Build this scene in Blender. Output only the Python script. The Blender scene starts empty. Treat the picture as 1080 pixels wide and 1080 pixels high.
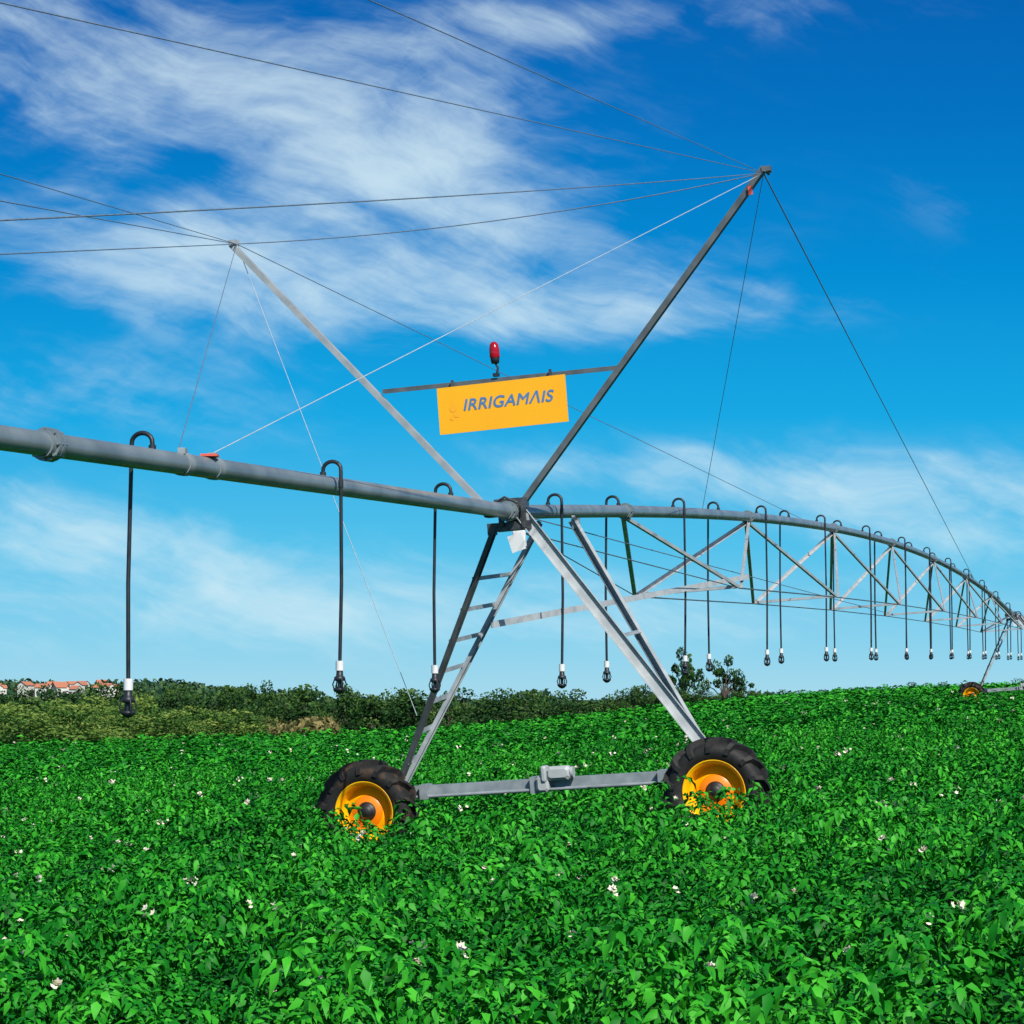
import bpy, math, random
import numpy as np
from mathutils import Vector, Matrix
random.seed(7); rng=np.random.default_rng(7)
scene=bpy.context.scene
COL=scene.collection
EYE=1.85
TH=0.291; TAU=0.068

# ------------------------------------------------------------------ materials
def new_mat(name):
    m=bpy.data.materials.new(name); m.use_nodes=True
    nt=m.node_tree; nt.nodes.clear()
    o=nt.nodes.new('ShaderNodeOutputMaterial'); b=nt.nodes.new('ShaderNodeBsdfPrincipled')
    nt.links.new(b.outputs[0],o.inputs[0]); return m,nt,b,o
def noise_mat(name,c1,c2,scale=5,rough=.5,metal=0,bump=0,lo=.35,hi=.65,detail=5,coord='Object',stretch=(1,1,1),spec=.5):
    m,nt,b,o=new_mat(name); N=nt.nodes; L=nt.links
    tc=N.new('ShaderNodeTexCoord'); mp=N.new('ShaderNodeMapping'); mp.inputs['Scale'].default_value=stretch
    L.new(tc.outputs[coord],mp.inputs[0])
    n=N.new('ShaderNodeTexNoise'); n.inputs['Scale'].default_value=scale; n.inputs['Detail'].default_value=detail
    L.new(mp.outputs[0],n.inputs['Vector'])
    r=N.new('ShaderNodeValToRGB'); r.color_ramp.elements[0].position=lo; r.color_ramp.elements[1].position=hi
    r.color_ramp.elements[0].color=(*c1,1); r.color_ramp.elements[1].color=(*c2,1)
    L.new(n.outputs['Fac'],r.inputs[0]); L.new(r.outputs[0],b.inputs['Base Color'])
    b.inputs['Roughness'].default_value=rough; b.inputs['Metallic'].default_value=metal
    b.inputs['Specular IOR Level'].default_value=spec
    if bump:
        bp=N.new('ShaderNodeBump'); bp.inputs['Strength'].default_value=bump; bp.inputs['Distance'].default_value=.02
        L.new(n.outputs['Fac'],bp.inputs['Height']); L.new(bp.outputs[0],b.inputs['Normal'])
    return m
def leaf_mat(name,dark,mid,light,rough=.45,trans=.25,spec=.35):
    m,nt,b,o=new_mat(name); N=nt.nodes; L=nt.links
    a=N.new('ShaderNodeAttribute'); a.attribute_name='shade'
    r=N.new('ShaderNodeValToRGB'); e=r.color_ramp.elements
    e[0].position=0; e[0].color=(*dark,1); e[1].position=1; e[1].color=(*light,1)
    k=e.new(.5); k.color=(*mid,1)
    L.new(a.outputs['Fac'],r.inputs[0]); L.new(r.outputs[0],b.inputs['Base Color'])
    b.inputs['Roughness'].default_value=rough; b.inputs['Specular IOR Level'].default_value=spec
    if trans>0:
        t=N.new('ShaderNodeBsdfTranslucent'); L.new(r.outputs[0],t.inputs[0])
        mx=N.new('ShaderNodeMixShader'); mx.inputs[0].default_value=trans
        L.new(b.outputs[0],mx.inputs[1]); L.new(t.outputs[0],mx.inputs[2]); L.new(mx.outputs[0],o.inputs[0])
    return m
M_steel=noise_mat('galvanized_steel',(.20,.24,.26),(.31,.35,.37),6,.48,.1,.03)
M_mid=noise_mat('shade_tone_steel',(.075,.092,.102),(.13,.15,.16),5,.5,.1,.03)  # darker copy of the galvanized steel; right mast's shade painted into the colour
M_shade=noise_mat('deep_shade_tone_steel',(.04,.05,.057),(.08,.095,.10),5,.5,.1,.03)  # darkest steel copy; the left ladder leg's shade is put into its colour
M_lite=noise_mat('lit_tone_galvanized',(.29,.33,.35),(.40,.43,.45),5,.5,.1,.03)  # paler steel copy; sunlight on left mast and rear right leg painted in
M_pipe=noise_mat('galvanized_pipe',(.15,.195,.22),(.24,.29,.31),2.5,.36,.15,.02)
M_bright=noise_mat('sunlit_tone_galvanized',(.36,.39,.41),(.50,.53,.54),5,.5,.0,.03)  # palest steel copy, full sun on the front right leg painted in
M_dark=noise_mat('dark_steel',(.04,.045,.05),(.10,.11,.12),9,.5,.3)
M_hub=noise_mat('hub_black',(.012,.012,.014),(.03,.03,.032),9,.5,.1)
M_cable=noise_mat('cable_steel',(.12,.16,.22),(.19,.24,.31),20,.5,.1)
M_cablew=noise_mat('bright_cable',(.38,.47,.54),(.5,.58,.64),20,.4,.1)
M_rubber=noise_mat('tyre_rubber',(.007,.007,.008),(.017,.016,.015),12,.7,0,.3)
M_rubberd=noise_mat('tyre_rubber_muddy',(.009,.009,.009),(.09,.05,.025),7,.8,0,.3,.5,.75)
M_yellow=noise_mat('rim_yellow_paint',(1.0,.54,.003),(1.0,.48,.003),3,.3,0,.02)
M_orange=noise_mat('rim_orange_centre',(1.0,.27,.003),(.96,.22,.003),3,.35)
M_sign=noise_mat('sign_orange_sheet',(1.0,.48,.006),(1.0,.45,.006),2,.5)
M_blue=noise_mat('sign_blue_ink',(.07,.19,.40),(.09,.22,.43),6,.5)
M_pale=noise_mat('sign_faded_ink',(1.0,.445,.012),(1.0,.43,.012),6,.5)
M_hose=noise_mat('black_hose',(.010,.014,.018),(.025,.03,.04),6,.45)
M_white=noise_mat('white_plastic',(.72,.74,.75),(.8,.8,.8),6,.4)
M_red=noise_mat('red_lens',(.45,.008,.02),(.32,.005,.012),6,.15)
M_tag=noise_mat('red_tag',(.75,.12,.08),(.6,.08,.05),6,.6)
M_grey=noise_mat('motor_grey_paint',(.34,.37,.38),(.42,.45,.46),8,.5)
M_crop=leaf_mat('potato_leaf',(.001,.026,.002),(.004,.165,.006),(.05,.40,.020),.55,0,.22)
M_flower=noise_mat('flower_cream',(.74,.68,.50),(.85,.82,.72),20,.7)
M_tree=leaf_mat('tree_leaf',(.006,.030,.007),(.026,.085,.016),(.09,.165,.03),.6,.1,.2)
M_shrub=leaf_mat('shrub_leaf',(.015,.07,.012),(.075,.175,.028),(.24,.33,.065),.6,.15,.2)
M_far=leaf_mat('far_wood_leaf',(.012,.05,.028),(.035,.09,.045),(.08,.14,.05),.7,0,.1)
M_dry=leaf_mat('dry_grass',(.06,.08,.025),(.17,.15,.05),(.28,.23,.10),.7,.1,.1)
M_bark=noise_mat('bark',(.05,.035,.025),(.10,.08,.06),8,.85)
M_wall=[noise_mat('wall_white',(.6,.58,.54),(.7,.68,.65),2,.8),noise_mat('wall_clay',(.5,.22,.12),(.58,.28,.16),2,.8)]
M_roof=noise_mat('roof_tile',(.42,.14,.08),(.52,.22,.13),3,.8)
M_glass=noise_mat('window_dark',(.03,.04,.05),(.06,.07,.08),3,.2)

# ------------------------------------------------------------------ mesh builder
class MB:
    def __init__(s): s.v=[];s.f=[];s.m=[];s.sm=[]
    def add(s,vs,fs,mi=0,smooth=False):
        o=len(s.v); s.v.extend([tuple(v) for v in vs])
        for f in fs: s.f.append([i+o for i in f]); s.m.append(mi); s.sm.append(smooth)
    def obj(s,name,mats,parent=None,loc=None):
        me=bpy.data.meshes.new(name); me.from_pydata(s.v,[],s.f); 
        for m in mats: me.materials.append(m)
        me.polygons.foreach_set('material_index',s.m); me.polygons.foreach_set('use_smooth',s.sm); me.update()
        ob=bpy.data.objects.new(name,me); COL.objects.link(ob)
        if parent: ob.parent=parent
        if loc is not None: ob.location=loc
        return ob
    def tube(s,pts,r,n=10,mi=0,caps=True,smooth=True):
        pts=[Vector(p) for p in pts]; rs=r if isinstance(r,(list,tuple)) else [r]*len(pts)
        up=Vector((0,0,1)); d0=(pts[1]-pts[0]).normalized()
        if abs(d0.z)>.9: up=Vector((1,0,0))
        a=d0.cross(up).normalized(); vs=[]
        for i,p in enumerate(pts):
            d=(pts[min(i+1,len(pts)-1)]-pts[max(i-1,0)]).normalized()
            a=(a-d*a.dot(d)).normalized(); b=d.cross(a)
            for k in range(n):
                t=2*math.pi*k/n; vs.append(p+(a*math.cos(t)+b*math.sin(t))*rs[i])
        fs=[[i*n+k,i*n+(k+1)%n,(i+1)*n+(k+1)%n,(i+1)*n+k] for i in range(len(pts)-1) for k in range(n)]
        s.add(vs,fs,mi,smooth)
        if caps: s.add(vs[:n],[list(range(n))[::-1]],mi); s.add(vs[-n:],[list(range(n))],mi)
    def frame(s,p1,p2,side):
        p1=Vector(p1);p2=Vector(p2);d=(p2-p1).normalized();a=Vector(side);a=(a-d*a.dot(d)).normalized();return p1,p2,d,a,d.cross(a)
    def prism(s,p1,p2,prof,side=(0,1,0),mi=0):
        p1,p2,d,a,b=s.frame(p1,p2,side);n=len(prof)
        vs=[p1+a*x+b*y for x,y in prof]+[p2+a*x+b*y for x,y in prof]
        fs=[[k,(k+1)%n,n+(k+1)%n,n+k] for k in range(n)]+[list(range(n))[::-1],[n+k for k in range(n)]]
        s.add(vs,fs,mi)
    def box(s,p1,p2,w,h,side=(0,1,0),mi=0):
        w/=2;h/=2; s.prism(p1,p2,[(-w,-h),(w,-h),(w,h),(-w,h)],side,mi)
    def angle(s,p1,p2,w,t=.012,side=(0,1,0),mi=0,flip=1):
        s.prism(p1,p2,[(0,0),(w,0),(w,t*flip),(t,t*flip),(t,w*flip),(0,w*flip)],side,mi)
    def chan(s,p1,p2,w,h,t=.012,side=(0,1,0),mi=0):
        a=w/2; s.prism(p1,p2,[(-a,0),(a,0),(a,h),(a-t,h),(a-t,t),(-a+t,t),(-a+t,h),(-a,h)],side,mi)
    def cbox(s,c,sx,sy,sz,mi=0,bev=0):
        x,y,z=sx/2,sy/2,sz/2; c=Vector(c)
        if bev<=0:
            vs=[c+Vector((i*x,j*y,k*z)) for k in(-1,1) for j in(-1,1) for i in(-1,1)]
            s.add(vs,[[0,2,3,1],[4,5,7,6],[0,1,5,4],[2,6,7,3],[0,4,6,2],[1,3,7,5]],mi)
        else:
            pr=[(-x+bev,-z),(x-bev,-z),(x,-z+bev),(x,z-bev),(x-bev,z),(-x+bev,z),(-x,z-bev),(-x,-z+bev)]
            n=8;rings=[(-y,.7),(-y+bev,1),(y-bev,1),(y,.7)]
            vs=[c+Vector((px*(1 if k==1 else 1-bev/x),yy,pz*(1 if k==1 else 1-bev/z))) for yy,k in rings for px,pz in pr]
            fs=[[r*n+k,r*n+(k+1)%n,(r+1)*n+(k+1)%n,(r+1)*n+k] for r in range(3) for k in range(n)]+[list(range(n))[::-1],[3*n+k for k in range(n)]]
            s.add(vs,fs,mi)
    def rev(s,prof,c=(0,0,0),axis='y',n=40,mi=0,smooth=True):
        c=Vector(c);vs=[]
        for ax,r in prof:
            for k in range(n):
                t=2*math.pi*k/n
                if axis=='y': vs.append(c+Vector((r*math.cos(t),ax,r*math.sin(t))))
                else: vs.append(c+Vector((r*math.cos(t),r*math.sin(t),ax)))
        fs=[[i*n+k,i*n+(k+1)%n,(i+1)*n+(k+1)%n,(i+1)*n+k] for i in range(len(prof)-1) for k in range(n)]
        s.add(vs,fs,mi,smooth)
def empty(name,mat=None):
    e=bpy.data.objects.new(name,None); e.empty_display_size=.3; COL.objects.link(e)
    if mat is not None: e.matrix_world=mat
    return e
def tag(o,label,cat,group=None):
    o['label']=label;o['category']=cat
    if group:o['group']=group

# ------------------------------------------------------------------ terrain
def sstep(a,b,x):
    t=np.clip((x-a)/(b-a),0,1); return t*t*(3-2*t)
def edge(u):
    u=np.clip(u,-.3,.3)
    return np.where(u<0,160+u*178,160+u*110)
def ground(x,y):
    x=np.asarray(x,float);y=np.asarray(y,float)
    yy=np.maximum(y,3.); u=x/yy; Ze=edge(u)
    yc=np.minimum(y,Ze+8)
    xs=np.where(y>Ze+8,u*(Ze+8),x)
    zf=-1.85+.067*20*np.tanh(xs/20)+.95*(np.maximum(yc-27,0)/133)**1.5
    zf=zf-sstep(45,150,yc)*(1.25*np.exp(-((u+.01)/.14)**2)+.5*sstep(.08,.22,-u))
    e=y-Ze
    k=sstep(5,110,e)
    far=-5.0+3.8*sstep(480,950,y)+(9*sstep(1000,1900,y)+1.2*sstep(480,950,y))*sstep(.08,.16,-u)
    z=zf*(1-k)+far*k
    return z+EYE
def gz(x,y): return float(ground(x,y))
nx,ny=220,300
tx=np.linspace(-1,1,nx); xs=np.sinh(tx*5.2)/np.sinh(5.2)*2600
ty=np.linspace(0,1,ny); ys=-30+np.sinh(ty*4.2)/np.sinh(4.2)*4000
X,Y=np.meshgrid(xs,ys); Z=ground(X,Y)
vv=np.stack([X,Y,Z],-1).reshape(-1,3)
idx=np.arange(nx*ny).reshape(ny,nx)
ff=np.stack([idx[:-1,:-1],idx[:-1,1:],idx[1:,1:],idx[1:,:-1]],-1).reshape(-1,4)
def np_mesh(name,v,f,shade=None):
    me=bpy.data.meshes.new(name)
    k=f.shape[1]
    me.vertices.add(len(v)); me.vertices.foreach_set('co',v.astype(np.float32).ravel())
    me.loops.add(f.size); me.loops.foreach_set('vertex_index',f.astype(np.int32).ravel())
    me.polygons.add(len(f)); me.polygons.foreach_set('loop_start',(np.arange(len(f))*k).astype(np.int32))
    me.update(calc_edges=True)
    if shade is not None:
        a=me.attributes.new('shade','FLOAT','POINT'); a.data.foreach_set('value',shade.astype(np.float32).ravel())
    return me
uu=vv[:,0]/np.maximum(vv[:,1],3); inside=1-sstep(0,4,vv[:,1]-edge(uu))
me=np_mesh('ground',vv,ff,inside)
me.polygons.foreach_set('use_smooth',[True]*len(me.polygons))
g=bpy.data.objects.new('ground',me); COL.objects.link(g); g['kind']='structure'
m,nt,b,o=new_mat('field_soil_and_pasture'); N=nt.nodes;L=nt.links
tc=N.new('ShaderNodeTexCoord'); n1=N.new('ShaderNodeTexNoise'); n1.inputs['Scale'].default_value=3; n1.inputs['Detail'].default_value=6
L.new(tc.outputs['Object'],n1.inputs['Vector'])
r1=N.new('ShaderNodeValToRGB'); r1.color_ramp.elements[0].color=(.005,.009,.004,1); r1.color_ramp.elements[1].color=(.005,.024,.005,1)  # soil under the crop near-black: shadow gaps between plants painted into it
n2=N.new('ShaderNodeTexNoise'); n2.inputs['Scale'].default_value=.05; n2.inputs['Detail'].default_value=8
L.new(tc.outputs['Object'],n2.inputs['Vector'])
r2=N.new('ShaderNodeValToRGB'); r2.color_ramp.elements[0].color=(.03,.08,.025,1); r2.color_ramp.elements[1].color=(.07,.13,.04,1)
r2.color_ramp.elements[0].position=.35; r2.color_ramp.elements[1].position=.65
L.new(n1.outputs[0],r1.inputs[0]);L.new(n2.outputs[0],r2.inputs[0])
at=N.new('ShaderNodeAttribute');at.attribute_name='shade'
mx=N.new('ShaderNodeMix');mx.data_type='RGBA'
L.new(at.outputs['Fac'],mx.inputs[0]);L.new(r2.outputs[0],mx.inputs[6]);L.new(r1.outputs[0],mx.inputs[7]);L.new(mx.outputs[2],b.inputs['Base Color'])
b.inputs['Roughness'].default_value=.95; b.inputs['Specular IOR Level'].default_value=.1
g.data.materials.append(m)

# ------------------------------------------------------------------ crop
def unit(v): return v/np.linalg.norm(v)
def leaflet(base,d,s,n,L_,W,lod,r):
    if lod==0:
        c1=r.uniform(.05,.3); c2=r.uniform(-.06,.04)
        P=[base,base+d*L_*.32+s*W*.48+n*W*c1,base+d*L_*.28,base+d*L_*.30-s*W*.48+n*W*r.uniform(.05,.3),
           base+d*L_*.64+s*W*.32+n*(W*.12-L_*.08),base+d*L_*.62+n*L_*c2,base+d*L_*.62-s*W*.32+n*(W*.12-L_*.10),base+d*L_*1.0-n*L_*r.uniform(.12,.35)+s*W*r.uniform(-.15,.15)]
        F=[(0,1,2),(0,2,3),(1,4,5),(1,5,2),(2,5,6),(2,6,3),(4,7,5),(5,7,6)]
    else:
        P=[base,base+d*L_*.40+s*W*.5+n*W*.16,base+d*L_*.40-s*W*.5+n*W*.16,base+d*L_-n*L_*.18]
        F=[(0,1,3),(0,3,2)]
    return P,F
def proto_plant(seed,leaves,pairs,Ls,lod):
    r=np.random.default_rng(seed); V=[];F=[];S=[]
    for i in range(leaves):
        az=i*2.399+r.uniform(-.4,.4); frac=(i+.5)/leaves
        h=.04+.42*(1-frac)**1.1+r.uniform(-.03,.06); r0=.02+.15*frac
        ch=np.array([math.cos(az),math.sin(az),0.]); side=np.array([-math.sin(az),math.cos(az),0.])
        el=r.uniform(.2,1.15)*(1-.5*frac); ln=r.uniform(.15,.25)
        p=ch*r0+np.array([0,0,h]); sh=r.uniform(-.02,.42)+.50*(1-frac)  # lower leaves get a darker tone, painted shade inside the plant
        steps=pairs+1; pos=p.copy(); 
        for k in range(steps):
            e=el-k*.42; d=ch*math.cos(e)+np.array([0,0,math.sin(e)])
            pos=pos+d*ln/steps
            nrm=unit(np.cross(d,side)*(1 if np.cross(d,side)[2]>0 else -1))
            lst=[(0,1.25)] if k==steps-1 else [(-1,.72+.12*k),(1,.72+.12*k)]
            for sg,sc in lst:
                if sg==0: dd=unit(d+np.array([0,0,-.35])+r.normal(0,.15,3))
                else: dd=unit(side*sg+d*.60+np.array([0,0,-.30])+r.normal(0,.22,3))
                nn=unit(nrm+r.normal(0,.34,3)); ss=unit(np.cross(nn,dd)); nn=np.cross(dd,ss)
                P,FF=leaflet(pos+dd*.012,dd,ss,nn,Ls*sc*r.uniform(.75,1.2),Ls*sc*.48,lod,r)
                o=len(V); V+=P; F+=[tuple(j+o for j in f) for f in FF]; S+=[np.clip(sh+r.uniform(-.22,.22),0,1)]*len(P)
    return np.array(V),np.array(F),np.array(S)
def spread(y0,y1,dens,wf=.25,pad=1.3):
    st=1/math.sqrt(dens); P=[]
    for yv in np.arange(y0,y1,st):
        w=wf*yv+pad; xx=np.arange(-w,w,st); 
        P.append(np.stack([xx+rng.uniform(-.6,.6,len(xx))*st,np.full(len(xx),yv)+rng.uniform(-.6,.6,len(xx))*st],-1))
    P=np.concatenate(P); u=P[:,0]/P[:,1]; keep=P[:,1]<edge(u)
    return P[keep]
xb=Vector((math.cos(TH)*math.cos(TAU),-math.sin(TH)*math.cos(TAU),math.sin(TAU)))
qv=Vector((-math.sin(TH),-math.cos(TH),-.037)); ub=xb.cross(qv)
if ub.z<0: ub=-ub
ub.normalize(); yb=ub.cross(xb)
def frame_at(p):
    M=Matrix.Identity(4)
    for i,c in enumerate((xb,yb,ub)):
        for j in range(3): M[j][i]=c[j]
    M.translation=p; return M
Jw=Vector((.027,27.398,2.249+EYE)); SPAN=78.587; Z2=1.522
def pipe_pt(t):
    p=Jw-qv*t
    if t>0:
        s=t/SPAN; p.z=Jw.z+Z2*s+(5.2*s*(1-s) if s<=1 else -.4*(s-1))
    return p
M1=frame_at(Jw); M2=frame_at(pipe_pt(SPAN))
WX=(-2.14,2.20)
wheels_w=[M@Vector((sx,0,-3.478)) for M in (M1,M2) for sx in WX]
beam_w=[M1@Vector((sx,.35,-3.478)) for sx in np.linspace(-1.9,1.9,14)]
def lownoise(P,sc,seed):
    r=np.random.default_rng(seed); o=np.zeros(len(P))
    for i in range(6):
        k=r.normal(0,1,2)*sc; o+=np.sin(P@k+r.uniform(0,6.28))
    return o/6
Vs=[];Fs=[];Ss=[];off=0
def plant(P,protos,smin,smax,hs=1.,seed=0):
    global off
    keep=np.ones(len(P),bool)
    for w in wheels_w: keep&=np.hypot(P[:,0]-w.x,P[:,1]-w.y)>.46
    for w in beam_w: keep&=np.hypot(P[:,0]-w.x,P[:,1]-w.y)>.30
    P=P[keep]; which=rng.integers(0,len(protos),len(P))
    z=ground(P[:,0],P[:,1]); pn=lownoise(P,2.0,3); pc=lownoise(P,.5,5)
    for k,(V,F,S) in enumerate(protos):
        sel=which==k; Q=P[sel]; n=len(Q)
        if n==0: continue
        a=rng.uniform(0,6.283,n); sc=rng.uniform(smin,smax,n); c=np.cos(a)*sc; s=np.sin(a)*sc
        zz=np.minimum(sc,1.2)*hs*(1+.42*pn[sel])*rng.uniform(.72,1.18,n)
        vx=V[None,:,0]*c[:,None]-V[None,:,1]*s[:,None]+Q[:,0:1]
        vy=V[None,:,0]*s[:,None]+V[None,:,1]*c[:,None]+Q[:,1:2]
        vz=V[None,:,2]*zz[:,None]+z[sel][:,None]
        Vs.append(np.stack([vx,vy,vz],-1).reshape(-1,3))
        Fs.append((F[None]+(np.arange(n)*len(V))[:,None,None]+off).reshape(-1,3)); off+=n*len(V)
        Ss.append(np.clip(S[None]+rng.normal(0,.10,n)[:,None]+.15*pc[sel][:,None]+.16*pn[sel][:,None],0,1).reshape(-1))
near=[proto_plant(i,21,4,.076,0) for i in range(6)]
mid=[proto_plant(20+i,14,3,.092,1) for i in range(5)]
far=[proto_plant(40+i,8,1,.17,1) for i in range(5)]
vfar=[proto_plant(60+i,5,1,.25,1) for i in range(4)]
plant(spread(8.5,25,6.0),near,.8,1.28)
plant(spread(25,56,6.2),mid,.85,1.3)
plant(spread(56,115,4.3),far,.9,1.35)
plant(spread(115,190,2.6),vfar,1.0,1.45)
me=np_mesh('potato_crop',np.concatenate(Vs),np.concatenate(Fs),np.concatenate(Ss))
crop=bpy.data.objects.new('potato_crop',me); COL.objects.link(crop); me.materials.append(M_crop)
crop['kind']='stuff'; tag(crop,'dense leafy green potato crop covering the whole field','crop')
def proto_flower(seed):
    r=np.random.default_rng(seed);V=[];F=[]
    for i in range(4+seed%4):
        c=np.array([r.normal(0,.022),r.normal(0,.022),.49+r.uniform(0,.05)])
        tn=unit(np.array([r.normal(0,.6),r.normal(0,.6)-.4,1.]));a=unit(np.cross(tn,[1,.1,0]));b_=np.cross(tn,a)
        ring=[]
        for k in range(10):
            t=k*math.pi/5; rr=.022 if k%2==0 else .015
            ring.append(c+(a*math.cos(t)+b_*math.sin(t))*rr+tn*.007*(k%2==0))
        o=len(V);V+= [c]+ring
        F+=[(o,o+1+k,o+1+(k+1)%10) for k in range(10)]
    return np.array(V),np.array(F),np.zeros(len(V))
Vs=[];Fs=[];Ss=[];off=0
fl=[proto_flower(i) for i in range(5)]
plant(spread(9,26,.50),fl,.9,1.15); plant(spread(26,60,.22),fl,1.,1.3); plant(spread(60,120,.06),fl,1.1,1.6)
me=np_mesh('potato_flower',np.concatenate(Vs),np.concatenate(Fs)); me.materials.append(M_flower)
fo=bpy.data.objects.new('potato_flower',me); COL.objects.link(fo); fo.parent=crop; fo['kind']='stuff'

# ------------------------------------------------------------------ tower
tower=empty('irrigation_tower',M1)
def build_wheel(parent,x,muddy):
    rub=M_rubberd if muddy else M_rubber
    w=MB(); w.rev([(-.12,.001),(-.12,.06),(-.10,.075),(-.075,.10),(-.065,.118),(.2,.118)],n=24); w.tube([(0,.1,0),(0,.42,0)],.06,12)
    wo=w.obj('wheel',[M_hub],parent,(x,0,-3.478))
    t=MB(); R=.590;hw=.195
    t.rev([(-hw*.72,.355),(-hw*.92,.39),(-hw*1.02,.46),(-hw*.98,.51),(-hw*.80,.553),(-hw*.4,R-.025),(0,R-.018),(hw*.4,R-.025),(hw*.8,.553),(hw*.98,.51),(hw*1.02,.46),(hw*.92,.39),(hw*.72,.355),(hw*.5,.34),(-hw*.5,.34),(-hw*.72,.355)],n=56)
    nl=14
    for sgn in (-1,1):
        for k in range(nl):
            a0=2*math.pi*(k+(.5 if sgn>0 else 0))/nl
            rows=[]
            for j,(ax,da,rb,rt) in enumerate([(-.02,.0,R-.06,R+.044),(.09,.11,R-.06,R+.042),(.175,.22,R-.10,R+.020),(.216,.27,.46,R-.06)]):
                wd=.060+.012*(j==0)
                y=sgn*ax; a=a0+da
                rows.append([(rb,a-wd,y),(rt,a-wd*.75,y),(rt,a+wd*.75,y),(rb,a+wd,y)])
            vs=[(r_*math.cos(a),y,r_*math.sin(a)) for row in rows for r_,a,y in row]
            fs=[[i*4+c,i*4+c+1,i*4+c+5,i*4+c+4] for i in range(3) for c in range(3)]+[[0,1,2,3],[12,13,14,15]]
            t.add(vs,fs)
    t.obj('tyre',[rub],wo)
    r=MB()
    r.rev([(-.135,.335),(-.150,.352),(-.165,.362),(-.172,.372),(-.160,.378),(-.14,.365)],n=48)
    r.rev([(-.15,.352),(-.10,.325),(-.03,.315),(.02,.30),(.035,.285)],n=48)
    r.rev([(.035,.286),(.01,.24),(-.03,.20)],n=48,mi=0)
    r.rev([(-.03,.20),(-.055,.18),(-.058,.02)],n=48,mi=1)
    r.rev([(.045,.29),(.12,.33),(.165,.362),(.16,.378)],n=48)
    r.obj('rim',[M_yellow,M_orange],wo)
    return wo
build_wheel(tower,WX[0],True); build_wheel(tower,WX[1],False)
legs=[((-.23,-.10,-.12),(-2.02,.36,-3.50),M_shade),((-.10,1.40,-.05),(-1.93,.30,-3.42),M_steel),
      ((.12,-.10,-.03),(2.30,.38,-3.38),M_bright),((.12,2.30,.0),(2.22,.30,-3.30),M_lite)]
for i,(a,c,mt) in enumerate(legs):
    w=MB(); a=Vector(a);c=Vector(c)
    if i==2: w.chan(a,c,.16,.06,.012,(0,0,1))
    elif i==3: w.chan(a,c,.12,.05,.012,(0,0,1))
    else: w.chan(a,c,.11,.055,.012,(0,1,0))
    w.cbox(a+(c-a)*.02,.1,.08,.14,0); 
    w.obj('leg',[mt],tower)
def lp(i,f): a,c=Vector(legs[i][0]),Vector(legs[i][1]); return a+(c-a)*f
for k in range(7):
    w=MB(); f=.19+k*.108; w.box(lp(0,f)+Vector((0,-.02,0)),lp(1,f)+Vector((0,.03,0)),.05,.03,(0,0,1))
    w.obj('ladder_rung',[M_steel],tower)
w=MB(); w.angle(lp(2,.47),lp(3,.47),.04,.008,(0,0,1)); w.obj('leg_brace',[M_lite],tower)
w=MB(); w.box((-2.05,.42,-3.30),(2.1,.42,-3.30),.14,.13,(0,0,1)); 
w.tube([(-2.0,.30,-3.36),(2.0,.30,-3.36)],.022,8)
for sx in(-1,1):
    w.cbox((sx*2.05,.38,-3.42),.30,.26,.34,0,.03); w.cbox((sx*1.5,.35,-3.3),.10,.22,.18)
w.cbox((-.1,.38,-3.3),.08,.24,.20)
w.obj('base_beam',[M_steel],tower)
w=MB(); w.cbox((.03,.30,-3.29),.16,.22,.20,0,.03); w.cbox((.24,.26,-3.17),.30,.17,.17,0,.035)
w.cbox((.06,.26,-3.17),.07,.20,.20,0,.02); w.tube([(.39,.26,-3.17),(.42,.26,-3.17)],.07,16)
w.obj('drive_motor',[M_grey],tower)
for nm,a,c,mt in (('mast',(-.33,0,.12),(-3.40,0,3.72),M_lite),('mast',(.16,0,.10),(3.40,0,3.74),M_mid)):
    w=MB(); w.chan(a,c,.095,.07,.010,(0,1,0)); a=Vector(a);c=Vector(c)
    w.cbox(c,.10,.13,.06); w.tube([c+Vector((0,-.12,-.03)),c+Vector((0,.12,-.03))],.02,8)
    w.obj(nm,[mt],tower)
w=MB(); w.angle((-1.56,-.02,1.66),(1.42,-.02,1.63),.055,.01,(0,0,-1)); w.obj('crossbar',[M_mid],tower)
w=MB()
for yy in (-.13,.10):
    w.rev([(yy,.085),(yy,.135),(yy+.03,.135),(yy+.03,.085)],n=20)
w.cbox((-.25,-.02,.03),.22,.20,.14,0,.02); w.cbox((.1,-.04,.1),.16,.18,.12); w.cbox((-.06,-.1,.14),.3,.05,.05)
w.cbox((0,-.02,-.17),.46,.24,.10); w.cbox((-.12,-.16,-.02),.06,.05,.3); w.cbox((.16,-.15,-.06),.05,.05,.28)
w.tube([(-.2,-.16,.12),(-.05,-.2,.18),(.1,-.18,.1)],.015,6)
w.obj('pivot_coupling',[M_dark],tower)
w=MB(); w.cbox((.10,-.20,-.34),.15,.07,.20,0,.01); w.prism((.06,-.25,-.28),(.11,-.25,-.48),[(-.002,-.10),(.002,-.10),(.002,.08),(-.002,.08)],(0,1,0))
w.obj('control_box',[M_white],tower)
w=MB(); w.box((-.55,.55,-1.32),(.85,10.4,-.70),.08,.04,(0,0,1)); w.obj('side_brace',[M_bright],tower)
w=MB(); w.cbox((3.2,-.08,3.50),.05,.02,.1); w.obj('marker_tag',[M_tag],tower)
tower2=empty('irrigation_tower',M2)
for k in list(tower.children):
    if k.name.split('.')[0] in ('wheel','leg','ladder_rung','leg_brace','base_beam','drive_motor','pivot_coupling','control_box'):
        c=k.copy(); COL.objects.link(c); c.parent=tower2
        for kk in k.children:
            d=kk.copy(); COL.objects.link(d); d.parent=c
Mi=M1.inverted()
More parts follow.
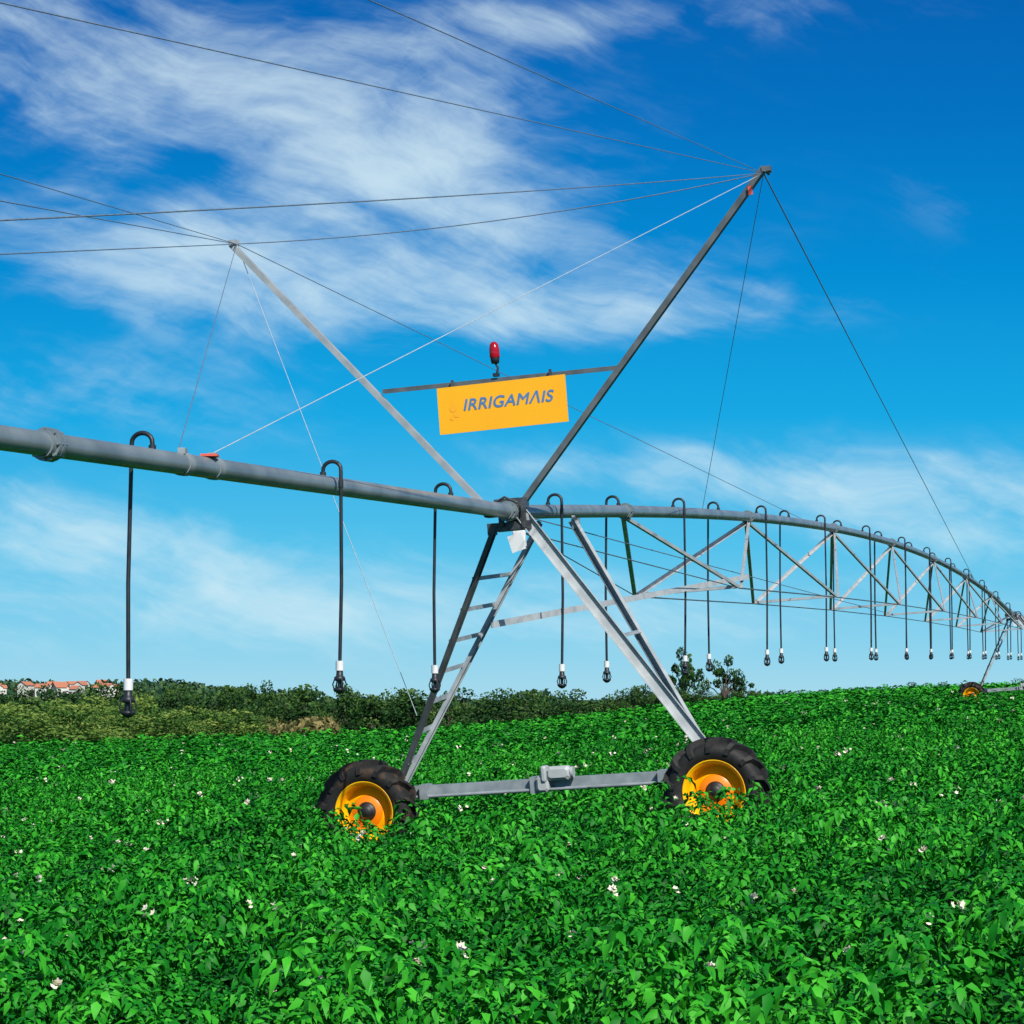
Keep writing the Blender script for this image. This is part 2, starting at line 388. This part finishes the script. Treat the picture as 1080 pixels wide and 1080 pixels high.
topL=Vector((-3.36,0,3.70)); topR=Vector((3.36,0,3.70))
def ploc(t,off=.09): return Mi@(pipe_pt(t)+Vector((0,0,off)))
def cable(a,c,r=.006,sag=.0,mat=None):
    a=Vector(a);c=Vector(c); n=14; pts=[]
    for i in range(n+1):
        s=i/n; pts.append(a.lerp(c,s)-Vector((0,0,1))*sag*4*s*(1-s))
    w=MB(); w.tube(pts,r,5); return w.obj('support_cable',[mat or M_cable],tower)
def rel(x,y,z): return Mi@Vector((x,y,z+EYE))
cable(topL,topR,.0065,.14)
cable(topR,rel(-5.93,4,2.385),.0042)
cable(topR,rel(-3.61,1,1.90),.0036)
cable(topR,rel(-5.11,6,1.11),.005,.06)
cable(topL,rel(-4.87,6,2.45),.0045)
cable(topL,rel(-4.85,6,1.97),.005)
cable(topL,rel(-4.66,9,1.66),.0055)
cable(topR,ploc(-8.95),.0048,0,M_cablew)
cable(topL,ploc(-9.5),.0042)
cable(topL,(-1.46,.1,-2.36),.005,0,M_cablew)
cable(topL,ploc(21),.0055)
cable(topR,ploc(11),.0045)
cable(topR,ploc(60),.0085)
cable((.1,0,-.05),ploc(34,-1.9),.008)
tag(tower,'galvanized A-frame irrigation tower on two yellow-rimmed tractor wheels, twin masts above','irrigation tower','irrigation towers')
tag(tower2,'distant galvanized irrigation tower on yellow-rimmed wheels at the field crest','irrigation tower','irrigation towers')

# sign
sign=empty('sign_board',M1@Matrix.Translation((-.02,-.10,1.30)))
w=MB(); w.cbox((0,0,0),1.62,.012,.57); w.obj('sign_panel',[M_sign],sign)
for sx in (-.62,.62):
    w=MB(); w.cbox((sx,.035,.31),.03,.03,.12); w.obj('sign_bracket',[M_dark],sign)
def text(body,size,x,z,mat,shear=.25,dy=-.008,sp=1.05,width=1.14):
    cu=bpy.data.curves.new('txt','FONT'); cu.body=body; cu.size=size; cu.shear=shear; cu.space_character=sp
    cu.align_x='LEFT'
    ob=bpy.data.objects.new('txt',cu); COL.objects.link(ob)
    dg=bpy.context.evaluated_depsgraph_get(); me=bpy.data.meshes.new_from_object(ob.evaluated_get(dg))
    COL.objects.unlink(ob); bpy.data.objects.remove(ob)
    co=[v.co.copy() for v in me.vertices]; fs=[list(p.vertices) for p in me.polygons]
    x0=min(c.x for c in co); x1=max(c.x for c in co); k=width/(x1-x0)
    # bold lettering: slightly shifted layers, each one a hair in front of the last
    w=MB()
    for j,(dx,dz) in enumerate(((0,0),(.005,.0),(.010,.0),(.005,.005),(.005,-.004))):
        w.add([((c.x-x0)*k+x+dx,dy-.0006*j,c.y+z+dz) for c in co],fs)
    w.obj('sign_lettering',[mat],sign)
text('IRRIGAM\u039bIS',.195,-.49,-.02,M_blue)
w=MB()
for (cx,cz,rr) in ((-.62,.02,.045),(-.58,-.06,.035),(-.64,-.10,.025)):
    vs=[(cx,-.009,cz+rr*2)]+[(cx+rr*math.cos(a),-.009,cz+rr*math.sin(a)) for a in np.linspace(2.6,6.8,14)]
    w.add(vs,[list(range(len(vs)))])
w.obj('sign_emblem',[M_pale],sign)
tag(sign,'orange rectangular sign with blue slanted lettering hanging from a crossbar','sign')
be=empty('beacon_light',M1@Matrix.Translation((-.09,-.02,1.66)))
w=MB(); w.tube([(0,0,0),(.03,0,.10),(0,0,.17)],.015,8); w.rev([(.16,.001),(.16,.045),(.20,.055),(.23,.055)],(0,0,0),'z',20); w.cbox((0,0,.02),.07,.07,.04); w.obj('beacon_stalk',[M_hose],be)
w=MB(); w.rev([(.23,.058),(.24,.064),(.33,.062),(.39,.052),(.42,.03),(.428,.001)],(0,0,0),'z',22); w.obj('beacon_lens',[M_red],be)
tag(be,'red domed beacon lamp on a black stalk above the sign','beacon')

# ------------------------------------------------------------------ pipes
def flange(parent,t,R=.135,wd=.05):
    p=pipe_pt(t); d=(pipe_pt(t+.1)-p).normalized()
    w=MB(); w.tube([p-d*wd,p-d*.008],R,20); w.tube([p+d*.008,p+d*wd],R,20); w.tube([p-d*(wd+.06),p+d*(wd+.06)],.102,18)
    a=d.cross(Vector((0,0,1))).normalized(); u=a.cross(d)
    for k in range(8):
        an=k*math.pi/4; c=p+(a*math.cos(an)+u*math.sin(an))*.112; w.tube([c-d*(wd+.02),c+d*(wd+.02)],.012,6)
    w.obj('flange',[M_pipe],parent)
over=empty('overhang_pipe')
w=MB(); w.tube([pipe_pt(t) for t in (-27,-20,-14,-8,-4,-.02)],.088,24); w.obj('pipe',[M_pipe],over)
for t in (-11.67,-19.5,-.28): flange(over,t,.122)
for t in (-8.8,-9.4):
    w=MB(); p=pipe_pt(t); d=(pipe_pt(t+.1)-p).normalized(); w.tube([p-d*.05,p+d*.05],.096,18)
    w.cbox(p+Vector((.0,-.02,.1)),.06,.16,.05); w.obj('cable_clamp',[M_steel],over)
w=MB(); p=pipe_pt(-8.95)+Vector((.03,0,.10)); w.cbox(p,.14,.12,.02); w.obj('marker_tag',[M_tag],over)
tag(over,'grey galvanized overhang pipe carried by steel cables','irrigation pipe','irrigation pipes')
sp=empty('span_pipe')
w=MB(); w.tube([pipe_pt(t) for t in np.linspace(.02,SPAN,50)],.088,24); w.obj('pipe',[M_pipe],sp)
nodes=[9.8+10.4*i for i in range(7)]; att=[5.6]+[15.0+10.4*i for i in range(7)]
def npos(t,s_):
    s=t/SPAN; p=pipe_pt(t); return p-Vector((0,0,1))*(.85+4.0*s*(1-s))+xb*.85*s_
for t in att: flange(sp,t,.12,.04)
for i,t in enumerate(nodes):
    w=MB()
    for sg in (-1,1):
        nd=npos(t,sg)
        for ta in (att[i],att[i+1]):
            a=pipe_pt(ta)-Vector((0,0,.10)); w.angle(a,nd,.062 if sg<0 else .05,.010,(0,0,1),0 if sg<0 else 1,-1)
    w.angle(npos(t,-1),npos(t,1),.055,.010,(0,0,1),1)
    w.obj('truss_frame',[M_bright,M_lite],sp)
for sg in (-1,1):
    w=MB(); pts=[npos(t,sg) for t in nodes]
    w.tube(pts,.013,6); w.tube([pipe_pt(.4)-Vector((0,0,.25)),pts[0]],.008,6); w.tube([pts[-1],pipe_pt(SPAN-.5)-Vector((0,0,.3))],.012,6)
    w.obj('truss_rod',[M_mid],sp)
tag(sp,'long arched galvanized pipe span with triangular truss underneath','irrigation pipe','irrigation pipes')
sp2=empty('span_pipe')
w=MB(); w.tube([pipe_pt(SPAN+t) for t in (.02,6,12,20)],.088,16); w.obj('pipe',[M_pipe],sp2)
flange(sp2,SPAN+5.4,.125,.04)
tag(sp2,'far galvanized pipe span continuing past the second tower','irrigation pipe','irrigation pipes')

# ------------------------------------------------------------------ drops
def make_drop(t,side,raise_=0.):
    p=pipe_pt(t)
    base=p+Vector((0,0,.085)); root=empty('sprinkler_drop',Matrix.Translation(base))
    bx=Vector((xb.x,xb.y,0)).normalized()*side
    off=.18; hx=bx*off
    w=MB(); pts=[Vector((0,0,-.02)),Vector((0,0,.04))]
    for k in range(1,10):
        a=math.pi*k/10; pts.append(Vector((0,0,.05))+bx*(off/2)*(1-math.cos(a))+Vector((0,0,.08*math.sin(a))))
    pts+= [hx+Vector((0,0,.03)),hx+Vector((0,0,-.10))]
    w.tube(pts,.019,10); w.tube([(0,0,-.03),(0,0,.03)],.030,10); w.tube([hx+Vector((0,0,-.12)),hx+Vector((0,0,-.05))],.025,10)
    w.obj('gooseneck',[M_hose],root)
    bw=gz(p.x+hx.x,p.y+hx.y)+1.93+.012*min(max(t,-10),20)+raise_
    zb=bw-base.z
    w=MB(); w.tube([hx+Vector((0,0,-.08)),hx+Vector((.012*side,0,zb*.5)),hx+Vector((0,0,zb+.22))],.017 if t<30 else .021,8); w.obj('hose',[M_hose],root)
    w=MB(); w.tube([hx+Vector((0,0,zb+.30)),hx+Vector((0,0,zb+.21))],.038,12); w.obj('hose_weight',[M_white],root)
    w=MB(); b0=hx+Vector((0,0,zb))
    w.rev([(.21,.03),(.16,.034),(.15,.05),(.12,.055),(.11,.03)],b0,'z',14)
    w.rev([(.045,.001),(.05,.05),(.035,.062),(.02,.05),(.0,.03),(-.01,.001)],b0,'z',14)
    for k in range(4):
        a=k*math.pi/2+.5; c,s=math.cos(a),math.sin(a)
        w.tube([b0+Vector((c*.05,s*.05,.13)),b0+Vector((c*.07,s*.07,.08)),b0+Vector((c*.052,s*.052,.03))],.007,5)
    w.tube([b0+Vector((0,0,.11)),b0+Vector((0,0,.04))],.018,8)
    w.obj('sprinkler_head',[M_hose],root)
    tag(root,'black sprinkler hose with white weight hanging from the pipe','sprinkler','sprinkler drops on the pipe')
tl=[(-9.97,-1,.10),(-6.30,1,.16),(-2.45,-1,.08),(1.5,1,0),(5.2,-1,0)]
t=8.75;sd=1
while t<SPAN+12: tl.append((t,sd,0)); t+=3.57 if t<34 else 3.1; sd=-sd
tl+=[(-13.8,1,0),(-17.6,-1,0)]
for t,sd,rz in tl: make_drop(t,sd,rz)

# ------------------------------------------------------------------ trees
def cards(centers,sizes,shade,r):
    n=len(centers); d=r.normal(0,1,(n,3)); d/=np.linalg.norm(d,axis=1)[:,None]
    e=r.normal(0,1,(n,3)); e=np.cross(d,e); e/=np.linalg.norm(e,axis=1)[:,None]; f_=np.cross(d,e)
    s=sizes[:,None]
    V=np.stack([centers-e*s*.5,centers+f_*s*.3+d*s*.08,centers+e*s*.5,centers-f_*s*.3+d*s*.08],1).reshape(-1,3)
    F=(np.arange(n)[:,None]*4+np.arange(4)[None])
    return V,F,np.repeat(shade,4)
def crown_mesh(name,seed,n,card,mat,lumps=9,rad0=(.14,.24),h0=.35,flat=.8,wid=.5):
    r=np.random.default_rng(seed); C=[];S=[];L_=[]
    for i in range(lumps):
        rr=wid*.5*math.sqrt(r.uniform(0,1)); a=r.uniform(0,6.28); top=(1-(rr/(wid*.62))**2)
        if i==0: rr*=.3; top=1.
        rad=r.uniform(*rad0); zc=h0+max(1-rad*flat-h0,.05)*top*(r.uniform(.35,1) if i else 1.)
        L_.append((np.array([rr*math.cos(a),rr*math.sin(a),zc]),rad))
    for c,rad in L_:
        k=n//lumps; p=r.normal(0,1,(k,3)); p/=np.linalg.norm(p,axis=1)[:,None]; p*= (r.uniform(.3,1.12,k)**.5)[:,None]*rad; p[:,2]*=flat
        C.append(c+p); S.append(np.clip(.36+p[:,2]/rad*.52+p[:,0]/rad*.10+r.normal(0,.09,k)+r.normal(0,.12),0,1))  # light painted per lump: tops and one side paler, undersides darker
    C=np.concatenate(C);S=np.concatenate(S); sz=r.uniform(.6,1.3,len(C))*card
    C[:,2]=np.maximum(C[:,2],.02)
    V,F,SS=cards(C,sz,S,r); me=np_mesh(name,V,F,SS); me.materials.append(mat); return me,L_
def tree_proto(seed,**k):
    cm,L_=crown_mesh('crown',seed,**k)
    w=MB(); w.tube([(0,0,-.05),(.01,0,.25),(0,.01,.5)],[.035,.026,.018],8)
    for c,rad in L_: w.tube([(0,0,.22+.1*random.random()),tuple(Vector(c)*.55+Vector((0,0,.15))),tuple(c)],[.016,.011,.005],5)
    o=w.obj('trunk',[M_bark]); tm=o.data; bpy.data.objects.remove(o); return cm,tm
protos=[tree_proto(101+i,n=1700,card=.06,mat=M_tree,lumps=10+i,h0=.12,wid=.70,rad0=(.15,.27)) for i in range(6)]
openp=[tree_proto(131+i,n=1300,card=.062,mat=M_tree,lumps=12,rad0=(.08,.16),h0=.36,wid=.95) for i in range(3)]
shrubs=[crown_mesh('shrub',151+i,2600,.055,M_shrub,7,(.24,.36),0.05,.9,.62)[0] for i in range(5)]
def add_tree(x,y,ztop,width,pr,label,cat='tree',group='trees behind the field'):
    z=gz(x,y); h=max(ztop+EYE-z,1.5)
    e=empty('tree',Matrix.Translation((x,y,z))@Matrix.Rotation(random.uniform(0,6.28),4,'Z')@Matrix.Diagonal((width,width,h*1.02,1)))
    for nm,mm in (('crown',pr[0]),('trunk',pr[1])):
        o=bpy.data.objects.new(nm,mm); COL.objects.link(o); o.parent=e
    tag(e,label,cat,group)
def top_profile(px): return np.interp(px,[-80,0,60,120,200,300,360,440,470,600,640,680,800,860,1100],[733,732,731,728,727,726,729,732,734,733,731,724,732,730,724])
px=-60
while px<655:
    Zd=random.uniform(235,300); x=(px-540)/2403*Zd; zt=(737-top_profile(px)+random.choice((-8,-5,-3,0,3,5,8)))/2403*Zd
    add_tree(x,Zd,zt,random.uniform(4.5,10),random.choice(protos),'dark green broadleaf tree in the row beyond the crop')
    px+=random.uniform(6,13)
px=640
while px<805:
    Zd=random.uniform(192,210); x=(px-540)/2403*Zd; zt=(737-top_profile(px)+random.uniform(-4,4))/2403*Zd
    add_tree(x,Zd,zt,random.uniform(2.5,4.2),random.choice(protos),'low dark green tree at the field crest'); px+=random.uniform(8,12)
for px,Zd,ty_,wd in ((720,200,684,3.8),(763,204,692,3.7),(698,206,712,3.0),(784,205,716,3.0)):
    add_tree((px-540)/2403*Zd,Zd,(737-ty_)/2403*Zd,wd,random.choice(openp),'open-crowned tree standing taller than its neighbours')
for px,ty_ in ((828,727),(845,728),(868,730),(905,727),(962,719),(975,721),(990,722),(1075,721)):
    Zd=205; add_tree((px-540)/2403*Zd,Zd,(737-ty_)/2403*Zd,2.6,random.choice(protos),'small green tree peeping over the field crest')
for i in range(54):
    px=random.uniform(-70,285); Zd=random.uniform(126,190); x=(px-540)/2403*Zd
    ty_=np.interp(px,[0,150,290],[740,741,755])+random.uniform(-7,9)+ (190-Zd)*.17
    z=gz(x,Zd); h=max((737-ty_)/2403*Zd+EYE-z,1.4); wd=random.uniform(3.5,6.8)
    if Zd<edge(x/Zd)+3: continue
    o=bpy.data.objects.new('shrub',random.choice(shrubs)); COL.objects.link(o)
    o.matrix_world=Matrix.Translation((x,Zd,z-.1))@Matrix.Rotation(random.uniform(0,6.28),4,'Z')@Matrix.Diagonal((wd,wd,h*1.1,1))
    tag(o,'rounded olive-green leafy shrub at the edge of the crop','shrub','shrubs at the field edge')
r=np.random.default_rng(5); n=7000
c=np.stack([r.uniform(-22,-9,n),r.uniform(142,180,n),np.zeros(n)],-1); c[:,2]=ground(c[:,0],c[:,1])+r.uniform(.0,1.,n)*(.9+.4*np.sin(c[:,0]*1.3)+.3*np.sin(c[:,0]*3.1))
keep=(c[:,1]>edge(c[:,0]/c[:,1])+1)&(c[:,0]/c[:,1]>-.108)&(c[:,0]/c[:,1]<-.076); c=c[keep]
V,F,S=cards(c,r.uniform(.3,.7,len(c)),r.uniform(0,1,len(c)),r)
me=np_mesh('dry_grass',V,F,S); me.materials.append(M_dry); o=bpy.data.objects.new('dry_grass',me); COL.objects.link(o); o['kind']='stuff'; tag(o,'patch of tall dry brown grass beyond the crop','grass')
n=26000; xx=r.uniform(-190,130,n); yy=r.uniform(420,620,n)
hh=3.4+1.5*np.sin(xx*.11+1)+1.2*np.sin(xx*.31)+.9*np.sin(xx*.7+yy*.1)
c=np.stack([xx,yy,ground(xx,yy)+r.uniform(.1,1,n)**.7*np.maximum(hh,1.5)],-1)
V,F,S=cards(c,r.uniform(1.,2.2,n),np.clip(r.uniform(0,1,n),0,1),r)
me=np_mesh('far_woodland',V,F,S); me.materials.append(M_far); o=bpy.data.objects.new('far_woodland',me); COL.objects.link(o); o['kind']='stuff'; tag(o,'hazy green woodland across the valley','woodland')
n=14000; xx=r.uniform(-560,-130,n); yy=r.uniform(1300,1600,n)
hh=3.4+2.0*np.sin(xx*.05)+1.8*np.sin(xx*.13)+1.6*np.sin(xx*.37)
c=np.stack([xx,yy,ground(xx,yy)+r.uniform(.1,1,n)**.7*np.maximum(hh,1)],-1)
V,F,S=cards(c,r.uniform(2,4.5,n),r.uniform(0,1,n),r)
me=np_mesh('hill_woodland',V,F,S); me.materials.append(M_far); o=bpy.data.objects.new('hill_woodland',me); COL.objects.link(o); o['kind']='stuff'; tag(o,'hazy woodland on the hill behind the town','woodland')
for i in range(26):
    px=random.uniform(-40,125); Zd=random.uniform(1050,1300); x=(px-540)/2403*Zd
    add_tree(x,Zd,gz(x,Zd)-EYE+random.uniform(3,6.5),random.uniform(6,11),random.choice(protos),'dark green tree among the houses of the town','tree','trees in the far town')
def house_proto(wall,wd,dp,h):
    a=MB(); a.cbox((0,0,h/2),wd,dp,h); 
    a.add([(-wd/2,-dp/2,h),(-wd/2,dp/2,h),(-wd/2,0,h+1.4)],[[0,1,2]]); a.add([(wd/2,-dp/2,h),(wd/2,dp/2,h),(wd/2,0,h+1.4)],[[0,1,2]])
    b_=MB(); e=.5
    for sg in(-1,1): b_.add([(-wd/2-e,sg*(dp/2+e),h-.2),(wd/2+e,sg*(dp/2+e),h-.2),(wd/2+e,0,h+1.6),(-wd/2-e,0,h+1.6)],[[0,1,2,3]])
    c_=MB()
    for x in np.arange(-wd/2+1.2,wd/2-.8,2.2): c_.cbox((x,-dp/2-.02,h*.55),1.0,.06,1.1)
    return a,b_,c_,wall
hp=[]
for wall,wd,dp,h in ((0,5,5,5.5),(1,5,4,3.5),(0,6,5,6.5),(0,4.5,4.5,4.5)):
    a,b_,c_,wl=house_proto(wall,wd,dp,h)
    ms=[]
    for q_,mt in ((a,M_wall[wl]),(b_,M_roof),(c_,M_glass)):
        o=q_.obj('tmp',[mt]); ms.append(o.data); bpy.data.objects.remove(o)
    hp.append((ms,wl))
for i in range(36):
    px=random.uniform(-40,122); Zd=random.uniform(1050,1420); x=(px-540)/2403*Zd
    ms,wl=random.choice(hp)
    e=empty('house',Matrix.Translation((x,Zd,gz(x,Zd)))@Matrix.Rotation(random.uniform(-1.3,1.3),4,'Z'))
    for nm,mm in zip(('wall','roof','window'),ms):
        o=bpy.data.objects.new(nm,mm); COL.objects.link(o); o.parent=e
    tag(e,('white' if wl==0 else 'clay-coloured')+' house with red tiled roof in the far town','house','houses of the far town')

# ------------------------------------------------------------------ sky / light
sunv=Vector((.30,-.72,.66)).normalized()
W=bpy.data.worlds.new('World'); scene.world=W; W.use_nodes=True
nt=W.node_tree; nt.nodes.clear(); N=nt.nodes; L=nt.links
out=N.new('ShaderNodeOutputWorld'); bg=N.new('ShaderNodeBackground'); L.new(bg.outputs[0],out.inputs[0])
sky=N.new('ShaderNodeTexSky'); sky.sky_type='NISHITA'; sky.sun_disc=False
sky.sun_elevation=math.asin(sunv.z); sky.sun_rotation=math.atan2(sunv.x,sunv.y)
def mth(op,a,b=None,c=None,clamp=False):
    n=N.new('ShaderNodeMath'); n.operation=op; n.use_clamp=clamp
    for i,v in enumerate((a,b,c)):
        if v is None: continue
        if isinstance(v,(int,float)): n.inputs[i].default_value=v
        else: L.new(v,n.inputs[i])
    return n.outputs[0]
tc=N.new('ShaderNodeTexCoord'); sx=N.new('ShaderNodeSeparateXYZ'); L.new(tc.outputs['Generated'],sx.inputs[0])
yy=mth('MAXIMUM',mth('ABSOLUTE',sx.outputs[1]),.05)
U=mth('MULTIPLY',mth('DIVIDE',sx.outputs[0],yy),2.403)
V_=mth('MULTIPLY',mth('DIVIDE',sx.outputs[2],yy),2.403)
blobs=[(340,140,260,105,12,.85),(80,60,270,80,15,.65),(470,210,190,60,18,.6),(640,322,180,28,-2,1.0),(290,310,280,55,5,.6),(90,410,220,45,6,.5),
       (110,560,230,38,10,1.0),(870,505,320,34,2,1.0),(990,560,180,26,8,.7),(280,645,420,45,0,.75),(600,14,300,28,-3,.55),(180,250,240,55,10,.5),(820,640,350,40,0,.35),(1000,200,50,30,30,.2),(490,90,90,80,60,.45),
       (200,165,90,24,-25,-.6),(30,165,70,22,-10,-.35),(540,400,200,40,0,-.3)]
acc=None
for (cx,cy,rx,ry,an,stg) in blobs:
    a=math.radians(an); ca,sa=math.cos(a),math.sin(a)
    du=mth('SUBTRACT',U,(cx-540)/1000); dv=mth('SUBTRACT',V_,(737-cy)/1000)
    p=mth('DIVIDE',mth('ADD',mth('MULTIPLY',du,ca),mth('MULTIPLY',dv,-sa)),rx/1000)
    q_=mth('DIVIDE',mth('ADD',mth('MULTIPLY',du,sa),mth('MULTIPLY',dv,ca)),ry/1000)
    r2_=mth('ADD',mth('MULTIPLY',p,p),mth('MULTIPLY',q_,q_))
    gss=mth('MULTIPLY',mth('EXPONENT',mth('MULTIPLY',r2_,-.8)),stg)
    acc=gss if acc is None else mth('ADD',acc,gss)
cmb=N.new('ShaderNodeCombineXYZ'); L.new(U,cmb.inputs[0]); L.new(V_,cmb.inputs[1])
wn=N.new('ShaderNodeTexNoise'); wn.inputs['Scale'].default_value=3.2; wn.inputs['Detail'].default_value=4; L.new(cmb.outputs[0],wn.inputs['Vector'])
ws=N.new('ShaderNodeVectorMath'); ws.operation='SUBTRACT'; L.new(wn.outputs['Color'],ws.inputs[0]); ws.inputs[1].default_value=(.5,.5,.5)
wm_=N.new('ShaderNodeVectorMath'); wm_.operation='MULTIPLY_ADD'; L.new(ws.outputs[0],wm_.inputs[0]); wm_.inputs[1].default_value=(.24,.10,0); L.new(cmb.outputs[0],wm_.inputs[2])
def noise(sc,rot,scale,detail=8,rough=.6,dist=.0,loc=(0,0,0)):
    vr=N.new('ShaderNodeVectorRotate'); vr.rotation_type='Z_AXIS'; vr.inputs['Angle'].default_value=math.radians(rot); L.new(wm_.outputs[0],vr.inputs['Vector'])
    mp=N.new('ShaderNodeMapping'); mp.inputs['Scale'].default_value=sc; mp.inputs['Location'].default_value=loc
    L.new(vr.outputs[0],mp.inputs[0]); n=N.new('ShaderNodeTexNoise'); n.inputs['Scale'].default_value=scale; n.inputs['Detail'].default_value=detail
    n.inputs['Roughness'].default_value=rough; n.inputs['Distortion'].default_value=dist; L.new(mp.outputs[0],n.inputs['Vector']); return n.outputs[0]
n1=noise((1,2.8,1),12,3.4,7,.58,0); n2=noise((1,4.5,1),20,7,6,.60,0,(3,1,0)); n3=noise((1,2.2,1),-22,6,5,.6,0,(7,2,0))
nn=mth('ADD',mth('ADD',mth('MULTIPLY',n1,.50),mth('MULTIPLY',n2,.28)),mth('MULTIPLY',n3,.22))
cl=mth('ADD',mth('MULTIPLY',acc,.56),mth('MULTIPLY',mth('SUBTRACT',nn,.5),3.3))
mr=N.new('ShaderNodeMapRange'); mr.interpolation_type='SMOOTHSTEP'; mr.inputs['From Min'].default_value=.02; mr.inputs['From Max'].default_value=1.15; L.new(cl,mr.inputs['Value'])
gate=mth('MULTIPLY',mth('MINIMUM',mth('MAXIMUM',mth('MULTIPLY',acc,2.0),0.),1.),.78)
cf=mth('MULTIPLY',mr.outputs[0],gate)
def lin(c): return tuple((x/255/12.92 if x<=10 else ((x/255+.055)/1.055)**2.4) for x in c)
rp_=N.new('ShaderNodeValToRGB'); e=rp_.color_ramp.elements
stops=[(0.0,(168,218,236)),(.06,(138,210,238)),(.16,(84,194,236)),(.30,(24,168,228)),(.46,(4,140,212)),(.62,(4,115,194)),(.80,(6,95,176)),(1.0,(8,80,165))]
e[0].position=0; e[0].color=(*lin(stops[0][1]),1); e[1].position=1; e[1].color=(*lin(stops[-1][1]),1)
for p_,c_ in stops[1:-1]:
    k=e.new(p_); k.color=(*lin(c_),1)
L.new(V_,rp_.inputs[0])
mixc=N.new('ShaderNodeMix'); mixc.data_type='RGBA'; L.new(cf,mixc.inputs[0]); L.new(rp_.outputs[0],mixc.inputs[6]); mixc.inputs[7].default_value=(*lin((216,240,248)),1)
sk=N.new('ShaderNodeVectorMath'); sk.operation='SCALE'; L.new(sky.outputs[0],sk.inputs[0]); sk.inputs['Scale'].default_value=.10
hi=mth('MULTIPLY',mth('SUBTRACT',V_,.85),1.2,clamp=True)
mixs=N.new('ShaderNodeMix'); mixs.data_type='RGBA'; L.new(hi,mixs.inputs[0]); L.new(mixc.outputs[2],mixs.inputs[6]); L.new(sk.outputs[0],mixs.inputs[7])
L.new(mixs.outputs[2],bg.inputs[0]); bg.inputs[1].default_value=1.0
sl=bpy.data.lights.new('sun','SUN'); sl.energy=4.8; sl.angle=math.radians(.5); sl.color=(1,.96,.88)
so=bpy.data.objects.new('sun',sl); COL.objects.link(so); so.rotation_euler=sunv.to_track_quat('Z','Y').to_euler(); so.location=(30,-20,40)
scene.view_settings.view_transform='Standard'; scene.view_settings.look='None'; scene.view_settings.exposure=0
cam=bpy.data.cameras.new('camera'); cam.sensor_width=36; cam.lens=2402.87/1080*36; cam.clip_end=9000; cam.clip_start=.1
co=bpy.data.objects.new('camera',cam); COL.objects.link(co); co.location=(0,0,EYE); co.rotation_euler=(math.pi/2+.082,0,0); scene.camera=co
